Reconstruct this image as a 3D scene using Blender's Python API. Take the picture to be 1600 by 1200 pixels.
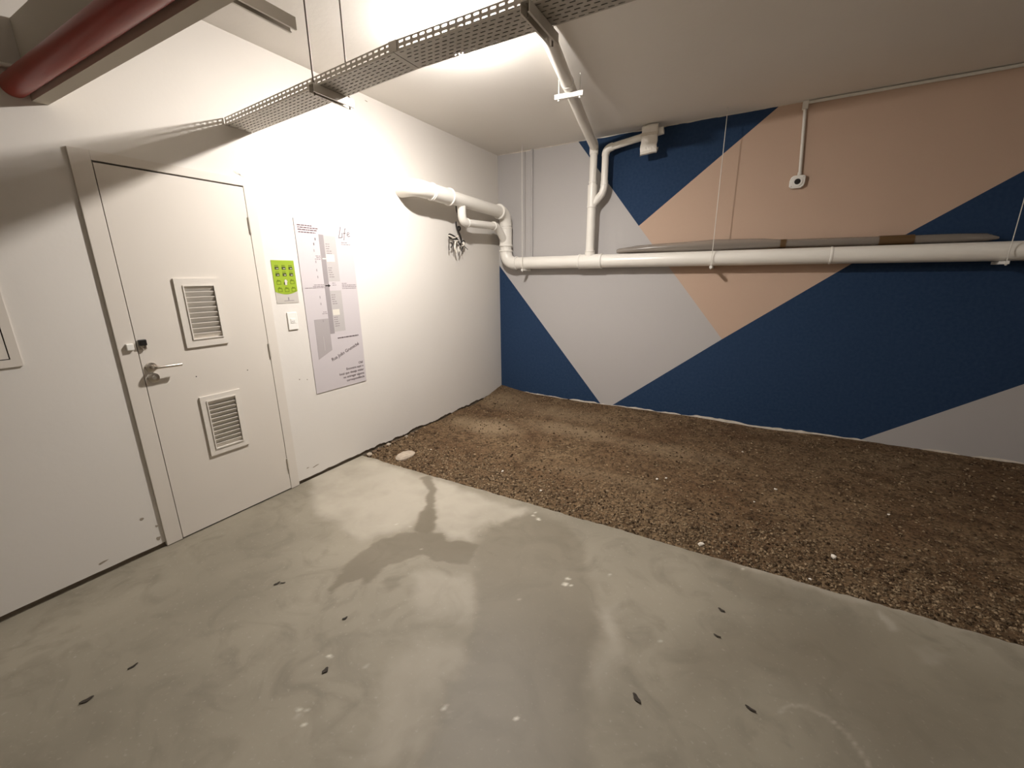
import bpy, bmesh, math, random
import numpy as np
from mathutils import Vector, Matrix

for o in list(bpy.data.objects):
    bpy.data.objects.remove(o, do_unlink=True)
SC = bpy.context.scene
COL = SC.collection
random.seed(7)
RNG = np.random.default_rng(7)

# ------------------------------------------------------------------ camera
F_PX = 644.32
CAM = np.array([2.8734, -4.7174, 1.5398])
YAW, PITCH, ROLL = 0.5209, -0.2555, -0.0107
_d = np.array([-math.sin(YAW) * math.cos(PITCH), math.cos(YAW) * math.cos(PITCH), math.sin(PITCH)])
_r0 = np.array([math.cos(YAW), math.sin(YAW), 0.0])
_u0 = np.cross(_r0, _d)
_r = math.cos(ROLL) * _r0 + math.sin(ROLL) * _u0
_u = -math.sin(ROLL) * _r0 + math.cos(ROLL) * _u0
cd = bpy.data.cameras.new('camera')
cd.sensor_width = 36.0
cd.sensor_fit = 'HORIZONTAL'
cd.lens = 36.0 * F_PX / 1600.0
cd.clip_start = 0.02
cam = bpy.data.objects.new('camera', cd)
COL.objects.link(cam)
cam.matrix_world = Matrix(((_r[0], _u[0], -_d[0], CAM[0]), (_r[1], _u[1], -_d[1], CAM[1]), (_r[2], _u[2], -_d[2], CAM[2]), (0, 0, 0, 1)))
SC.camera = cam

# ------------------------------------------------------------------ world, exposure
w = bpy.data.worlds.new('world')
SC.world = w
w.use_nodes = True
w.node_tree.nodes['Background'].inputs[0].default_value = (1.0, 0.9, 0.75, 1)
w.node_tree.nodes['Background'].inputs[1].default_value = 0.02
SC.view_settings.view_transform = 'Standard'
SC.view_settings.look = 'None'
SC.view_settings.gamma = 1.0
SC.view_settings.use_curve_mapping = False
SC.view_settings.exposure = 0.0
LAMP_POS = (1.17, -2.365)
LAMP_STRENGTH = 3250.0
LAMP_COLOR = (1.0, 0.945, 0.895)
FILL_LAMPS = [((6.2, -3.6), .15)]   # weaker lamp added out of view to brighten the right side

HC = 2.953          # ceiling height
XR, YN = 7.2, -7.4  # far right wall and wall behind the camera
SLAB = -2.42        # edge of the concrete slab, soil beyond


def ray_on(px, py, axis, val):
    v = _d + _r * (px - 800) / F_PX - _u * (py - 600) / F_PX
    return CAM + v * ((val - CAM[axis]) / v[axis])


def G(px, py):
    return ray_on(px, py, 2, 0.0)


def W(px, py):
    return ray_on(px, py, 0, 0.0)


# ------------------------------------------------------------------ helpers
ORG = {}


def tag(o, label=None, cat=None, group=None, kind=None):
    if label: o['label'] = label
    if cat: o['category'] = cat
    if group: o['group'] = group
    if kind: o['kind'] = kind
    return o


def empty(name, loc, label=None, cat=None, group=None, kind=None):
    o = bpy.data.objects.new(name, None)
    COL.objects.link(o)
    o.location = loc
    o.empty_display_size = 0.1
    ORG[o.name] = np.array(loc, float)
    return tag(o, label, cat, group, kind)


def link(name, me, mats, parent=None, org=None, smooth=False):
    for m in (mats if isinstance(mats, (list, tuple)) else [mats]):
        me.materials.append(m)
    if smooth:
        me.polygons.foreach_set('use_smooth', [True] * len(me.polygons))
    o = bpy.data.objects.new(name, me)
    COL.objects.link(o)
    if parent is not None:
        o.parent = parent
        ORG[o.name] = ORG[parent.name]
    else:
        o.location = org
        ORG[o.name] = np.array(org, float)
    return o


class MB:
    """collects vertices and faces in world coordinates"""

    def __init__(self):
        self.v, self.f, self.m = [], [], []

    def add(self, vs, fs, mi=0):
        b = len(self.v)
        self.v += [tuple(map(float, p)) for p in vs]
        self.f += [tuple(b + i for i in f) for f in fs]
        self.m += [mi] * len(fs)
        return self

    def box(self, x0, x1, y0, y1, z0, z1, mi=0):
        vs = [(x, y, z) for x in (x0, x1) for y in (y0, y1) for z in (z0, z1)]
        fs = [(0, 1, 3, 2), (4, 6, 7, 5), (0, 4, 5, 1), (2, 3, 7, 6), (0, 2, 6, 4), (1, 5, 7, 3)]
        return self.add(vs, fs, mi)

    def tube(self, path, r, seg=20, cap=True, mi=0):
        P = [np.array(p, float) for p in path]
        n = len(P)
        R = r if isinstance(r, (list, tuple, np.ndarray)) else [r] * n
        T = []
        for i in range(n):
            t = P[min(i + 1, n - 1)] - P[max(i - 1, 0)]
            if np.linalg.norm(t) < 1e-9: t = T[-1] if T else np.array([0, 0, 1.])
            T.append(t / np.linalg.norm(t))
        a = np.array([0, 0, 1.]) if abs(T[0][2]) < .9 else np.array([1., 0, 0])
        N = a - T[0] * (a @ T[0]); N /= np.linalg.norm(N)
        vs = []
        for i in range(n):
            N = N - T[i] * (N @ T[i]); N /= np.linalg.norm(N)
            B = np.cross(T[i], N)
            for k in range(seg):
                an = 2 * math.pi * k / seg
                vs.append(P[i] + R[i] * (math.cos(an) * N + math.sin(an) * B))
        fs = []
        for i in range(n - 1):
            for k in range(seg):
                a0, a1 = i * seg + k, i * seg + (k + 1) % seg
                fs.append((a0, a1, a1 + seg, a0 + seg))
        if cap:
            fs.append(tuple(reversed(range(seg))))
            fs.append(tuple(range((n - 1) * seg, n * seg)))
        return self.add(vs, fs, mi)

    def prism(self, pts, thick):
        """pts: closed 3D outline; thick: extrusion vector"""
        n = len(pts)
        t = np.array(thick, float)
        vs = [np.array(p, float) for p in pts] + [np.array(p, float) + t for p in pts]
        fs = [tuple(range(n)), tuple(reversed(range(n, 2 * n)))]
        fs += [(i, i + n, (i + 1) % n + n, (i + 1) % n) for i in range(n)]
        return self.add(vs, fs)

    def build(self, name, mat, parent=None, label=None, cat=None, group=None, kind=None, smooth=False, bevel=0, org=None, auto=None):
        v = np.array(self.v, float)
        if parent is not None: o0 = ORG[parent.name]
        elif org is not None: o0 = np.array(org, float)
        else: o0 = np.array([(v[:, 0].min() + v[:, 0].max()) / 2, (v[:, 1].min() + v[:, 1].max()) / 2, v[:, 2].min()])
        me = bpy.data.meshes.new(name)
        me.from_pydata([tuple(p) for p in (v - o0)], [], self.f)
        me.polygons.foreach_set('material_index', self.m)
        bm = bmesh.new(); bm.from_mesh(me)
        bmesh.ops.recalc_face_normals(bm, faces=bm.faces)
        if bevel:
            bmesh.ops.bevel(bm, geom=[e for e in bm.edges if e.is_manifold and e.calc_face_angle(0) > .5], offset=bevel, segments=2, affect='EDGES', profile=.5)
        if smooth:
            for f in bm.faces: f.smooth = True
            for e in bm.edges:
                if e.is_manifold and e.calc_face_angle(0) > .6: e.smooth = False
        bm.to_mesh(me); bm.free()
        me.update()
        o = link(name, me, mat, parent, o0)
        return tag(o, label, cat, group, kind)


def arc(c, a, b, n=8, r=1.0):
    """quarter arc from c+a*r to c+b*r, a and b unit orthogonal"""
    c, a, b = (np.array(q, float) for q in (c, a, b))
    return [c + r * (math.cos(t) * a + math.sin(t) * b) for t in np.linspace(0, math.pi / 2, n)]


def bend(p0, p1, p2, r, n=9):
    """rounded corner path piece at p1 (bezier-like)"""
    p0, p1, p2 = (np.array(q, float) for q in (p0, p1, p2))
    a = p1 + (p0 - p1) / np.linalg.norm(p0 - p1) * r
    b = p1 + (p2 - p1) / np.linalg.norm(p2 - p1) * r
    out = []
    for t in np.linspace(0, 1, n):
        q = (1 - t) ** 2 * a + 2 * t * (1 - t) * (p1 * .9 + .05 * (a + b)) + t * t * b
        out.append(q)
    return out


# numpy value noise
def vnoise(x, y, seed=0):
    x = np.asarray(x, float); y = np.asarray(y, float)
    xi = np.floor(x).astype(np.int64); yi = np.floor(y).astype(np.int64)
    fx = x - xi; fy = y - yi
    fx = fx * fx * (3 - 2 * fx); fy = fy * fy * (3 - 2 * fy)

    def h(a, b):
        n = (a * 374761393 + b * 668265263 + seed * 1442695041) & 0xffffffff
        n = ((n ^ (n >> 13)) * 1274126177) & 0xffffffff
        return ((n ^ (n >> 16)) & 0xffff) / 65535.0
    return (h(xi, yi) * (1 - fx) + h(xi + 1, yi) * fx) * (1 - fy) + (h(xi, yi + 1) * (1 - fx) + h(xi + 1, yi + 1) * fx) * fy


def fbm(x, y, seed=0, oct=4):
    s = 0; a = .5
    for k in range(oct):
        s = s + a * vnoise(x * 2 ** k, y * 2 ** k, seed + k * 17); a *= .5
    return s


# ------------------------------------------------------------------ materials
def mat(name, color, rough=.6, metal=0, noise=None, bump=None, spec=.5, grain=None):
    m = bpy.data.materials.new(name)
    m.use_nodes = True
    nt = m.node_tree
    b = nt.nodes['Principled BSDF']
    b.inputs['Base Color'].default_value = (*color, 1)
    b.inputs['Roughness'].default_value = rough
    b.inputs['Metallic'].default_value = metal
    b.inputs['Specular IOR Level'].default_value = spec
    tc = nt.nodes.new('ShaderNodeTexCoord')
    if noise:
        sc, amt, col2 = noise
        n = nt.nodes.new('ShaderNodeTexNoise'); n.inputs['Scale'].default_value = sc; n.inputs['Detail'].default_value = 6
        nt.links.new(tc.outputs['Object'], n.inputs['Vector'])
        rp = nt.nodes.new('ShaderNodeMapRange'); rp.inputs[1].default_value = .35; rp.inputs[2].default_value = .7; rp.inputs[4].default_value = amt
        nt.links.new(n.outputs['Fac'], rp.inputs[0])
        mx = nt.nodes.new('ShaderNodeMix'); mx.data_type = 'RGBA'
        mx.inputs[6].default_value = (*color, 1); mx.inputs[7].default_value = (*col2, 1)
        nt.links.new(rp.outputs[0], mx.inputs[0]); nt.links.new(mx.outputs[2], b.inputs['Base Color'])
    if bump:
        sc, st = bump
        n2 = nt.nodes.new('ShaderNodeTexNoise'); n2.inputs['Scale'].default_value = sc; n2.inputs['Detail'].default_value = 5
        nt.links.new(tc.outputs['Object'], n2.inputs['Vector'])
        bp = nt.nodes.new('ShaderNodeBump'); bp.inputs['Strength'].default_value = st; bp.inputs['Distance'].default_value = .01
        nt.links.new(n2.outputs['Fac'], bp.inputs['Height']); nt.links.new(bp.outputs['Normal'], b.inputs['Normal'])
    return m


M = {}
M['wall'] = mat('white_wall_paint', (.735, .700, .652), .75, noise=(1.3, .5, (.70, .658, .60)), bump=(28, .06), spec=.25)
M['ceiling'] = mat('ceiling_paint', (.80, .765, .715), .8, noise=(1.1, .5, (.755, .715, .66)), bump=(30, .08), spec=.2)
M['grey'] = mat('mural_grey', (.475, .455, .445), .7, noise=(1.5, .4, (.445, .425, .415)), bump=(60, .08), spec=.25)
M['navy'] = mat('mural_navy', (.022, .046, .100), .8, noise=(40, .6, (.034, .062, .122)), bump=(90, .12), spec=.08)
M['beige'] = mat('mural_beige', (.55, .40, .305), .75, noise=(1.7, .4, (.51, .365, .275)), bump=(60, .08), spec=.15)
M['plaster'] = mat('bare_plaster', (.80, .745, .66), .9, noise=(14, .7, (.5, .43, .34)), bump=(80, .5))
M['gap'] = mat('dark_base_concrete', (.22, .18, .13), .9, noise=(12, .7, (.13, .105, .075)), bump=(50, .4))
M['door'] = mat('door_paint', (.70, .65, .585), .5, noise=(1.2, .4, (.665, .61, .54)), spec=.35)
M['slat'] = mat('vent_paint', (.70, .655, .59), .5)
M['dark'] = mat('dark_void', (.03, .022, .015), .9)
M['pvc'] = mat('white_pvc', (.88, .85, .785), .32, noise=(4, .3, (.84, .80, .725)))
M['pvc_ring'] = mat('pvc_collar', (.86, .83, .77), .35)
M['tray'] = mat('galvanised_steel', (.50, .465, .415), .5, metal=.2, noise=(9, .6, (.43, .40, .355)))
M['strut'] = mat('strut_steel', (.60, .56, .50), .42, metal=.15, noise=(14, .5, (.52, .48, .42)))
M['rod'] = mat('threaded_rod', (.15, .13, .11), .65, metal=.2, spec=.2)
M['whiterod'] = mat('white_rod', (.72, .69, .63), .5)
M['whitebar'] = mat('white_bar', (.82, .80, .75), .5)
M['red'] = mat('red_pipe_paint', (.34, .035, .022), .35, noise=(5, .5, (.28, .028, .018)))
M['beam'] = mat('beam_paint', (.62, .57, .49), .75, noise=(3, .5, (.57, .52, .44)))
M['chrome'] = mat('brushed_steel', (.55, .50, .44), .28, metal=1)
M['black'] = mat('black_plastic', (.012, .010, .008), .4)
M['whiteplastic'] = mat('white_plastic', (.83, .81, .76), .35)
M['cablek'] = mat('black_cable', (.020, .017, .015), .5)
M['cableg'] = mat('grey_cable', (.07, .06, .055), .5)
M['poster'] = mat('poster_board', (.575, .530, .540), .55, spec=.4)
M['ink'] = mat('poster_ink', (.085, .06, .065), .5)
M['inkred'] = mat('poster_plum_ink', (.11, .06, .07), .5)
M['inklight'] = mat('poster_light_ink', (.25, .21, .22), .5)
M['pgrey'] = mat('poster_grey', (.31, .28, .285), .5)
M['plight'] = mat('poster_pale_grey', (.475, .445, .435), .5)
M['pcream'] = mat('poster_cream', (.70, .66, .58), .5)
M['proad'] = mat('poster_road_grey', (.40, .365, .365), .5)
M['green'] = mat('sign_green', (.29, .40, .03), .4)
M['darkgreen'] = mat('sign_dark_green', (.055, .07, .02), .4)
M['olive'] = mat('sign_olive', (.14, .20, .012), .4)
M['signgrey'] = mat('sign_grey', (.52, .485, .44), .4)
M['wrap'] = mat('white_wrap', (.80, .76, .69), .45, bump=(30, .5))
M['tape'] = mat('brown_tape', (.105, .058, .022), .45)
M['core'] = mat('dull_profile', (.23, .20, .17), .5, metal=.2)
M['stone'] = mat('pale_stone', (.44, .37, .29), .9, noise=(30, .6, (.28, .22, .16)), bump=(60, .5))
M['pebble'] = mat('white_pebble', (.78, .72, .63), .85)
M['leaf'] = mat('dark_leaf', (.035, .026, .018), .8)
M['flake'] = mat('white_flake', (.80, .75, .66), .7)
M['chip'] = mat('paint_chip', (.34, .29, .23), .9)
M['crumbstone'] = mat('dark_rubble', (.13, .085, .05), .95, bump=(60, .5))
M['copper'] = mat('white_wire', (.76, .71, .62), .5)

# plastic sleeve: thin cloudy film
m = bpy.data.materials.new('cloudy_plastic'); m.use_nodes = True
nt = m.node_tree; b = nt.nodes['Principled BSDF']
b.inputs['Base Color'].default_value = (.36, .32, .28, 1); b.inputs['Roughness'].default_value = .22
tr = nt.nodes.new('ShaderNodeBsdfTransparent'); tr.inputs[0].default_value = (.9, .87, .82, 1)
mx = nt.nodes.new('ShaderNodeMixShader'); mx.inputs[0].default_value = .52
nt.links.new(tr.outputs[0], mx.inputs[1]); nt.links.new(b.outputs[0], mx.inputs[2])
nt.links.new(mx.outputs[0], nt.nodes['Material Output'].inputs[0])
M['sleeve'] = m

# concrete with wear masks stored on the mesh
m = bpy.data.materials.new('painted_concrete'); m.use_nodes = True
nt = m.node_tree; N = nt.nodes; L = nt.links
b = N['Principled BSDF']
tc = N.new('ShaderNodeTexCoord')


def noise_node(scale, detail=6, dist=0):
    n = N.new('ShaderNodeTexNoise'); n.inputs['Scale'].default_value = scale; n.inputs['Detail'].default_value = detail
    n.inputs['Distortion'].default_value = dist
    L.new(tc.outputs['Object'], n.inputs['Vector']); return n


def rng(src, a, b_, c, d):
    r = N.new('ShaderNodeMapRange'); r.inputs[1].default_value = a; r.inputs[2].default_value = b_; r.inputs[3].default_value = c; r.inputs[4].default_value = d
    L.new(src, r.inputs[0]); return r.outputs[0]


def mixc(fac, a, c, blend='MIX'):
    x = N.new('ShaderNodeMix'); x.data_type = 'RGBA'; x.blend_type = blend
    L.new(fac, x.inputs[0])
    for s, i in ((a, 6), (c, 7)):
        if isinstance(s, tuple): x.inputs[i].default_value = (*s, 1)
        else: L.new(s, x.inputs[i])
    return x.outputs[2]


def attr(name):
    a = N.new('ShaderNodeAttribute'); a.attribute_name = name; return a.outputs['Fac']


c0 = mixc(rng(noise_node(1.1, 5, .4).outputs['Fac'], .35, .68, 0, 1), (.300, .268, .207), (.205, .182, .138))
c0 = mixc(rng(noise_node(4.5, 8, 1.8).outputs['Fac'], .48, .72, 0, .55), c0, (.165, .145, .108))
c0 = mixc(rng(noise_node(60, 4).outputs['Fac'], .62, .75, 0, .35), c0, (.43, .40, .34))
c0 = mixc(attr('dust'), c0, (.45, .408, .338))
c0 = mixc(attr('wet'), c0, (.150, .126, .088))
c0 = mixc(attr('fleck'), c0, (.62, .58, .49))
L.new(c0, b.inputs['Base Color'])
L.new(rng(attr('wet'), 0, 1, .62, .40), b.inputs['Roughness'])
b.inputs['Specular IOR Level'].default_value = .35
bp = N.new('ShaderNodeBump'); bp.inputs['Strength'].default_value = .12; bp.inputs['Distance'].default_value = .006
L.new(noise_node(22, 6).outputs['Fac'], bp.inputs['Height']); L.new(bp.outputs[0], b.inputs['Normal'])
M['concrete'] = m

# soil
m = bpy.data.materials.new('bare_soil'); m.use_nodes = True
nt = m.node_tree; N = nt.nodes; L = nt.links
b = N['Principled BSDF']; tc = N.new('ShaderNodeTexCoord')
c0 = mixc(rng(noise_node(1.6, 6, .6).outputs['Fac'], .36, .66, 0, 1), (.135, .080, .042), (.200, .135, .076))
c0 = mixc(rng(noise_node(11, 8, .8).outputs['Fac'], .46, .66, 0, .75), c0, (.062, .036, .018))
c0 = mixc(rng(noise_node(45, 6).outputs['Fac'], .47, .68, 0, .85), c0, (.040, .023, .012))
c0 = mixc(rng(noise_node(120, 3).outputs['Fac'], .62, .74, 0, .7), c0, (.27, .20, .125))
c0 = mixc(attr('dust'), c0, (.29, .215, .135))
L.new(c0, b.inputs['Base Color']); b.inputs['Roughness'].default_value = .95; b.inputs['Specular IOR Level'].default_value = .15
bp = N.new('ShaderNodeBump'); bp.inputs['Strength'].default_value = 1.0; bp.inputs['Distance'].default_value = .02
L.new(noise_node(48, 8).outputs['Fac'], bp.inputs['Height']); L.new(bp.outputs[0], b.inputs['Normal'])
M['soil'] = m
m = bpy.data.materials.new('soil_crumb'); m.use_nodes = True
nt = m.node_tree; N = nt.nodes; L = nt.links
b = N['Principled BSDF']
L.new(mixc(attr('tone'), (.040, .024, .013), (.34, .25, .155)), b.inputs['Base Color'])
b.inputs['Roughness'].default_value = .95; b.inputs['Specular IOR Level'].default_value = .15
M['crumb'] = m

# ------------------------------------------------------------------ setting: concrete floor
def axis_steps(parts):
    out = []
    for a, b_, st in parts:
        n = max(1, int(round((b_ - a) / st)))
        out += list(np.linspace(a, b_, n, endpoint=False))
    out.append(parts[-1][1])
    return np.array(out)


def poly_sd(px, py, poly):
    """signed distance (negative inside) of points to polygon"""
    d = np.full(px.shape, 1e9); ins = np.zeros(px.shape, bool)
    n = len(poly)
    for i in range(n):
        ax, ay = poly[i]; bx, by = poly[(i + 1) % n]
        ex, ey = bx - ax, by - ay
        t = np.clip(((px - ax) * ex + (py - ay) * ey) / (ex * ex + ey * ey), 0, 1)
        d = np.minimum(d, np.hypot(px - ax - t * ex, py - ay - t * ey))
        c = ((ay > py) != (by > py))
        with np.errstate(divide='ignore', invalid='ignore'):
            xc = ax + (py - ay) * ex / (ey if ey != 0 else 1e-12)
        ins ^= c & (px < xc)
    return np.where(ins, -d, d)


def line_sd(px, py, pts):
    d = np.full(px.shape, 1e9)
    for (ax, ay, aw), (bx, by, bw) in zip(pts[:-1], pts[1:]):
        ex, ey = bx - ax, by - ay
        t = np.clip(((px - ax) * ex + (py - ay) * ey) / (ex * ex + ey * ey), 0, 1)
        d = np.minimum(d, np.hypot(px - ax - t * ex, py - ay - t * ey) - (aw + t * (bw - aw)))
    return d


def soft(sd, e):
    t = np.clip(.5 - sd / (2 * e), 0, 1)
    return t * t * (3 - 2 * t)


def gpoly(pts):
    return [tuple(G(*p)[:2]) for p in pts]


xs = axis_steps([(0, 4.5, .0125), (4.5, XR, .3)])
ys = axis_steps([(YN, -4.9, .3), (-4.9, SLAB, .0125)])
X, Y = np.meshgrid(xs, ys)
shape = X.shape
edge = .012 * (fbm(xs * 6, xs * 0 + 3, 5) - .5) * 2 + .006 * (vnoise(xs * 40, xs * 0, 9) - .5)
Yd = Y.copy(); Yd[-1, :] = SLAB + edge; Yd[-2, :] += edge * .5
Z = np.zeros(shape); Z[-1, :] = -.003
px, py = X.ravel(), Yd.ravel()
wx = px + .12 * (fbm(px * 5, py * 5, 21) - .47) + .06 * (fbm(px * 16, py * 16, 22) - .47)
wy = py + .12 * (fbm(px * 5, py * 5, 31) - .47) + .06 * (fbm(px * 16, py * 16, 32) - .47)
wet = np.zeros(px.shape)
trail = [(*G(666, 748)[:2], .035), (*G(674, 768)[:2], .03), (*G(666, 795)[:2], .035), (*G(668, 822)[:2], .07)]
wet = np.maximum(wet, .85 * soft(line_sd(px + .7 * (wx - px), py + .7 * (wy - py), trail), .008))
poolA = gpoly([(650, 832), (627, 830), (594, 842), (549, 871), (528, 898), (516, 925), (545, 905), (585, 905), (610, 885), (650, 868), (700, 876), (735, 884), (745, 870), (748, 852), (702, 842), (676, 826)])
wet = np.maximum(wet, .72 * soft(poly_sd(wx, wy, poolA), .009))
blob = gpoly([(592, 910), (632, 903), (622, 918), (598, 925)])
wet = np.maximum(wet, .5 * soft(poly_sd(wx, wy, blob), .02))
poolB = gpoly([(745, 850), (778, 822), (830, 800), (880, 815), (912, 850), (915, 895), (932, 985), (914, 1032), (905, 1092), (930, 1220), (660, 1220), (682, 1137), (704, 1070), (724, 1025), (734, 961), (740, 897)])
sdB = poly_sd(wx, wy, poolB)
wet = np.maximum(wet, .50 * soft(sdB, .035))
poolC = gpoly([(1080, 1010), (1260, 960), (1420, 980), (1600, 1080), (1600, 1200), (1420, 1200), (1300, 1080), (1180, 1050), (1060, 1100)])
wet = np.maximum(wet, .40 * soft(poly_sd(wx, wy, poolC), .12))
poolD = gpoly([(1050, 850), (1120, 862), (1180, 900), (1240, 935), (1200, 960), (1130, 900)])
wet = np.maximum(wet, .30 * soft(poly_sd(wx, wy, poolD), .05))
wet *= .8 + .4 * fbm(px * 3, py * 3, 77)
dust = np.zeros(px.shape)
for pl, e, a in (([(470, 730), (560, 712), (740, 770), (830, 800), (760, 820), (735, 845), (690, 832), (672, 790), (640, 820), (560, 845), (500, 800)], .05, .62),
                 ([(930, 950), (958, 948), (962, 1050), (935, 1085), (918, 1060), (938, 1010)], .06, .45),
                 ([(690, 890), (735, 900), (730, 970), (660, 960), (640, 900)], .05, .35),
                 ([(715, 1010), (724, 1035), (700, 1075), (680, 1130), (655, 1200), (560, 1200), (610, 1060), (650, 990)], .05, .30),
                 ([(1090, 840), (1160, 855), (1190, 890), (1130, 880)], .03, .4),
                 ([(1370, 955), (1400, 975), (1402, 992), (1385, 985)], .015, .5),
                 ([(1430, 1015), (1480, 1020), (1475, 1040), (1440, 1035)], .02, .4),
                 ([(960, 800), (1110, 850), (1330, 925), (1600, 1000), (1600, 1010), (1330, 940), (1100, 865)], .03, .35)):
    dust = np.maximum(dust, a * soft(poly_sd(wx, wy, gpoly(pl)), e))
dust = np.clip(dust, 0, 1) * np.clip(.35 + 1.3 * fbm(px * 6, py * 6, 88), 0, 1.15)
# thin scuffed tyre arc
arcpts = [(*G(x, y)[:2], .004) for x, y in ((1218, 1112), (1232, 1102), (1258, 1103), (1290, 1118), (1325, 1148), (1345, 1175), (1360, 1200))]
dust = np.maximum(dust, .55 * soft(line_sd(px, py, arcpts), .006) * (.4 + fbm(px * 30, py * 30, 3)))
fleck = np.zeros(px.shape)
for x, y, r in ((833, 806, .018), (841, 812, .02), (838, 801, .012), (888, 902, .018), (884, 911, .022), (892, 914, .012), (697, 1109, .012), (702, 1119, .008), (804, 1127, .011),
                (517, 1023, .014), (575, 1040, .006), (470, 1106, .01), (466, 1120, .009), (475, 1132, .008), (482, 1110, .006), (952, 900, .008), (1032, 1002, .006), (1045, 1002, .005), (1158, 888, .012), (1270, 915, .008), (810, 934, .006), (620, 818, .01), (640, 822, .008), (655, 858, .006)):
    q = G(x, y)
    fleck = np.maximum(fleck, soft(np.hypot(px + .35 * (wx - px) - q[0], py + .35 * (wy - py) - q[1]) - r * .62, .005))
nx, ny = len(xs), len(ys)
faces = [(j * nx + i, j * nx + i + 1, (j + 1) * nx + i + 1, (j + 1) * nx + i) for j in range(ny - 1) for i in range(nx - 1)]
verts = np.stack([px, py, Z.ravel()], 1)
# slab edge face going down
base = len(verts)
lip = np.stack([xs, SLAB + edge - .002, np.full(nx, -.09)], 1)
verts = np.concatenate([verts, lip])
faces += [((ny - 1) * nx + i, (ny - 1) * nx + i + 1, base + i + 1, base + i) for i in range(nx - 1)]
me = bpy.data.meshes.new('floor')
me.from_pydata(verts.tolist(), [], faces)
for nm, a in (('wet', wet), ('dust', dust), ('fleck', fleck)):
    at = me.attributes.new(nm, 'FLOAT', 'POINT')
    at.data.foreach_set('value', np.concatenate([a, np.zeros(nx)]).astype(np.float32))
o = link('floor', me, M['concrete'], org=(0, 0, 0))
tag(o, 'grey painted concrete floor with damp stains', kind='structure')

# ------------------------------------------------------------------ soil strip along the back wall
sx = axis_steps([(0, 4.9, .02), (4.9, XR, .15)])
sy = axis_steps([(SLAB - .015, 0, .02)])
SX, SY = np.meshgrid(sx, sy)


def soil_z(x, y):
    t = np.clip((np.asarray(y) - SLAB) / (-SLAB), 0, 1)
    z = -.024 + .030 * t
    z = z + .030 * (fbm(x * 1.6, y * 1.6, 41) - .47) * np.clip((np.asarray(y) - SLAB) * 6, .25, 1) + .012 * (fbm(x * 9, y * 9, 43) - .47)
    z = z + .03 * np.exp(-((np.asarray(x)) / .12) ** 2) * (fbm(x * 0 + 3, y * 5, 45) - .25)
    z = z + .012 * np.exp(-((np.asarray(y)) / .10) ** 2)
    z = z + .05 * np.exp(-((np.asarray(x) / .35) ** 2 + (np.asarray(y) / .35) ** 2))
    return z


SZ = soil_z(SX, SY)
sdust = np.zeros(SX.shape)
for (cx, cy, rx, ry, a) in ((.55, -1.25, .35, .22, .8), (1.35, -.95, .55, .16, .55), (1.0, -.5, .6, .2, .35), (.25, -.35, .3, .3, .4), (2.3, -1.0, .6, .15, .3), (2.0, -1.75, .5, .1, .2)):
    dd = np.sqrt(((SX - cx) / rx) ** 2 + ((SY - cy) / ry) ** 2) + .9 * (fbm(SX * 5, SY * 5, 61) - .47)
    sdust = np.maximum(sdust, a * np.clip(1.4 - dd, 0, 1))
snx, sny = len(sx), len(sy)
me = bpy.data.meshes.new('ground')
me.from_pydata(np.stack([SX.ravel(), SY.ravel(), SZ.ravel()], 1).tolist(), [],
               [(j * snx + i, j * snx + i + 1, (j + 1) * snx + i + 1, (j + 1) * snx + i) for j in range(sny - 1) for i in range(snx - 1)])
at = me.attributes.new('dust', 'FLOAT', 'POINT'); at.data.foreach_set('value', sdust.ravel().astype(np.float32))
o = link('ground', me, M['soil'], org=(0, 0, 0), smooth=True)
tag(o, 'strip of bare brown soil along the mural wall', kind='structure')

# loose crumbs of soil, denser toward the slab edge
mb = MB(); tones = []
OCT = [(1, 0, 0), (-1, 0, 0), (0, 1, 0), (0, -1, 0), (0, 0, 1), (0, 0, -1)]
OF = [(0, 2, 4), (2, 1, 4), (1, 3, 4), (3, 0, 4), (2, 0, 5), (1, 2, 5), (3, 1, 5), (0, 3, 5)]
n_cr = 24000
cx = RNG.uniform(.01, 4.9, n_cr)
cy = np.where(RNG.random(n_cr) < .55, SLAB + .01 + np.abs(RNG.normal(0, .32, n_cr)), RNG.uniform(SLAB + .01, -.02, n_cr))
keep = (cy < -.015) & (cy > SLAB)
cx, cy = cx[keep], cy[keep]
cz = soil_z(cx, cy)
cr = .0030 + .0085 * RNG.random(len(cx)) ** 3
allv, allf = [], []
for i in range(len(cx)):
    s = cr[i] * (.6 + .8 * RNG.random(6))
    b0 = len(allv)
    a = RNG.random() * 6.28; ca, sa = math.cos(a), math.sin(a)
    for k, (ux, uy, uz) in enumerate(OCT):
        allv.append((cx[i] + s[k] * (ux * ca - uy * sa), cy[i] + s[k] * (ux * sa + uy * ca), cz[i] + .4 * cr[i] + s[k] * uz * .8))
    allf += [tuple(b0 + q for q in f) for f in OF]
    tones += [float(RNG.random() ** 1.3)] * 6
me = bpy.data.meshes.new('soil_crumbs'); me.from_pydata(allv, [], allf)
at = me.attributes.new('tone', 'FLOAT', 'POINT'); at.data.foreach_set('value', np.array(tones, np.float32))
o = link('soil_crumbs', me, M['crumb'], org=(0, 0, 0))
tag(o, 'loose crumbs of brown soil scattered along the concrete edge', 'soil', kind='stuff')

# ------------------------------------------------------------------ walls
DY0, DY1, DZ = -3.803, -3.104, 2.098     # door leaf
FY0, FY1, FZ = -3.886, -3.036, 2.150     # frame outside


def rag(y, base, amp, seed, f=18):
    return base + amp * (float(fbm(np.array(y * f), np.array(.5), seed)) - .47) * 2


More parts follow.
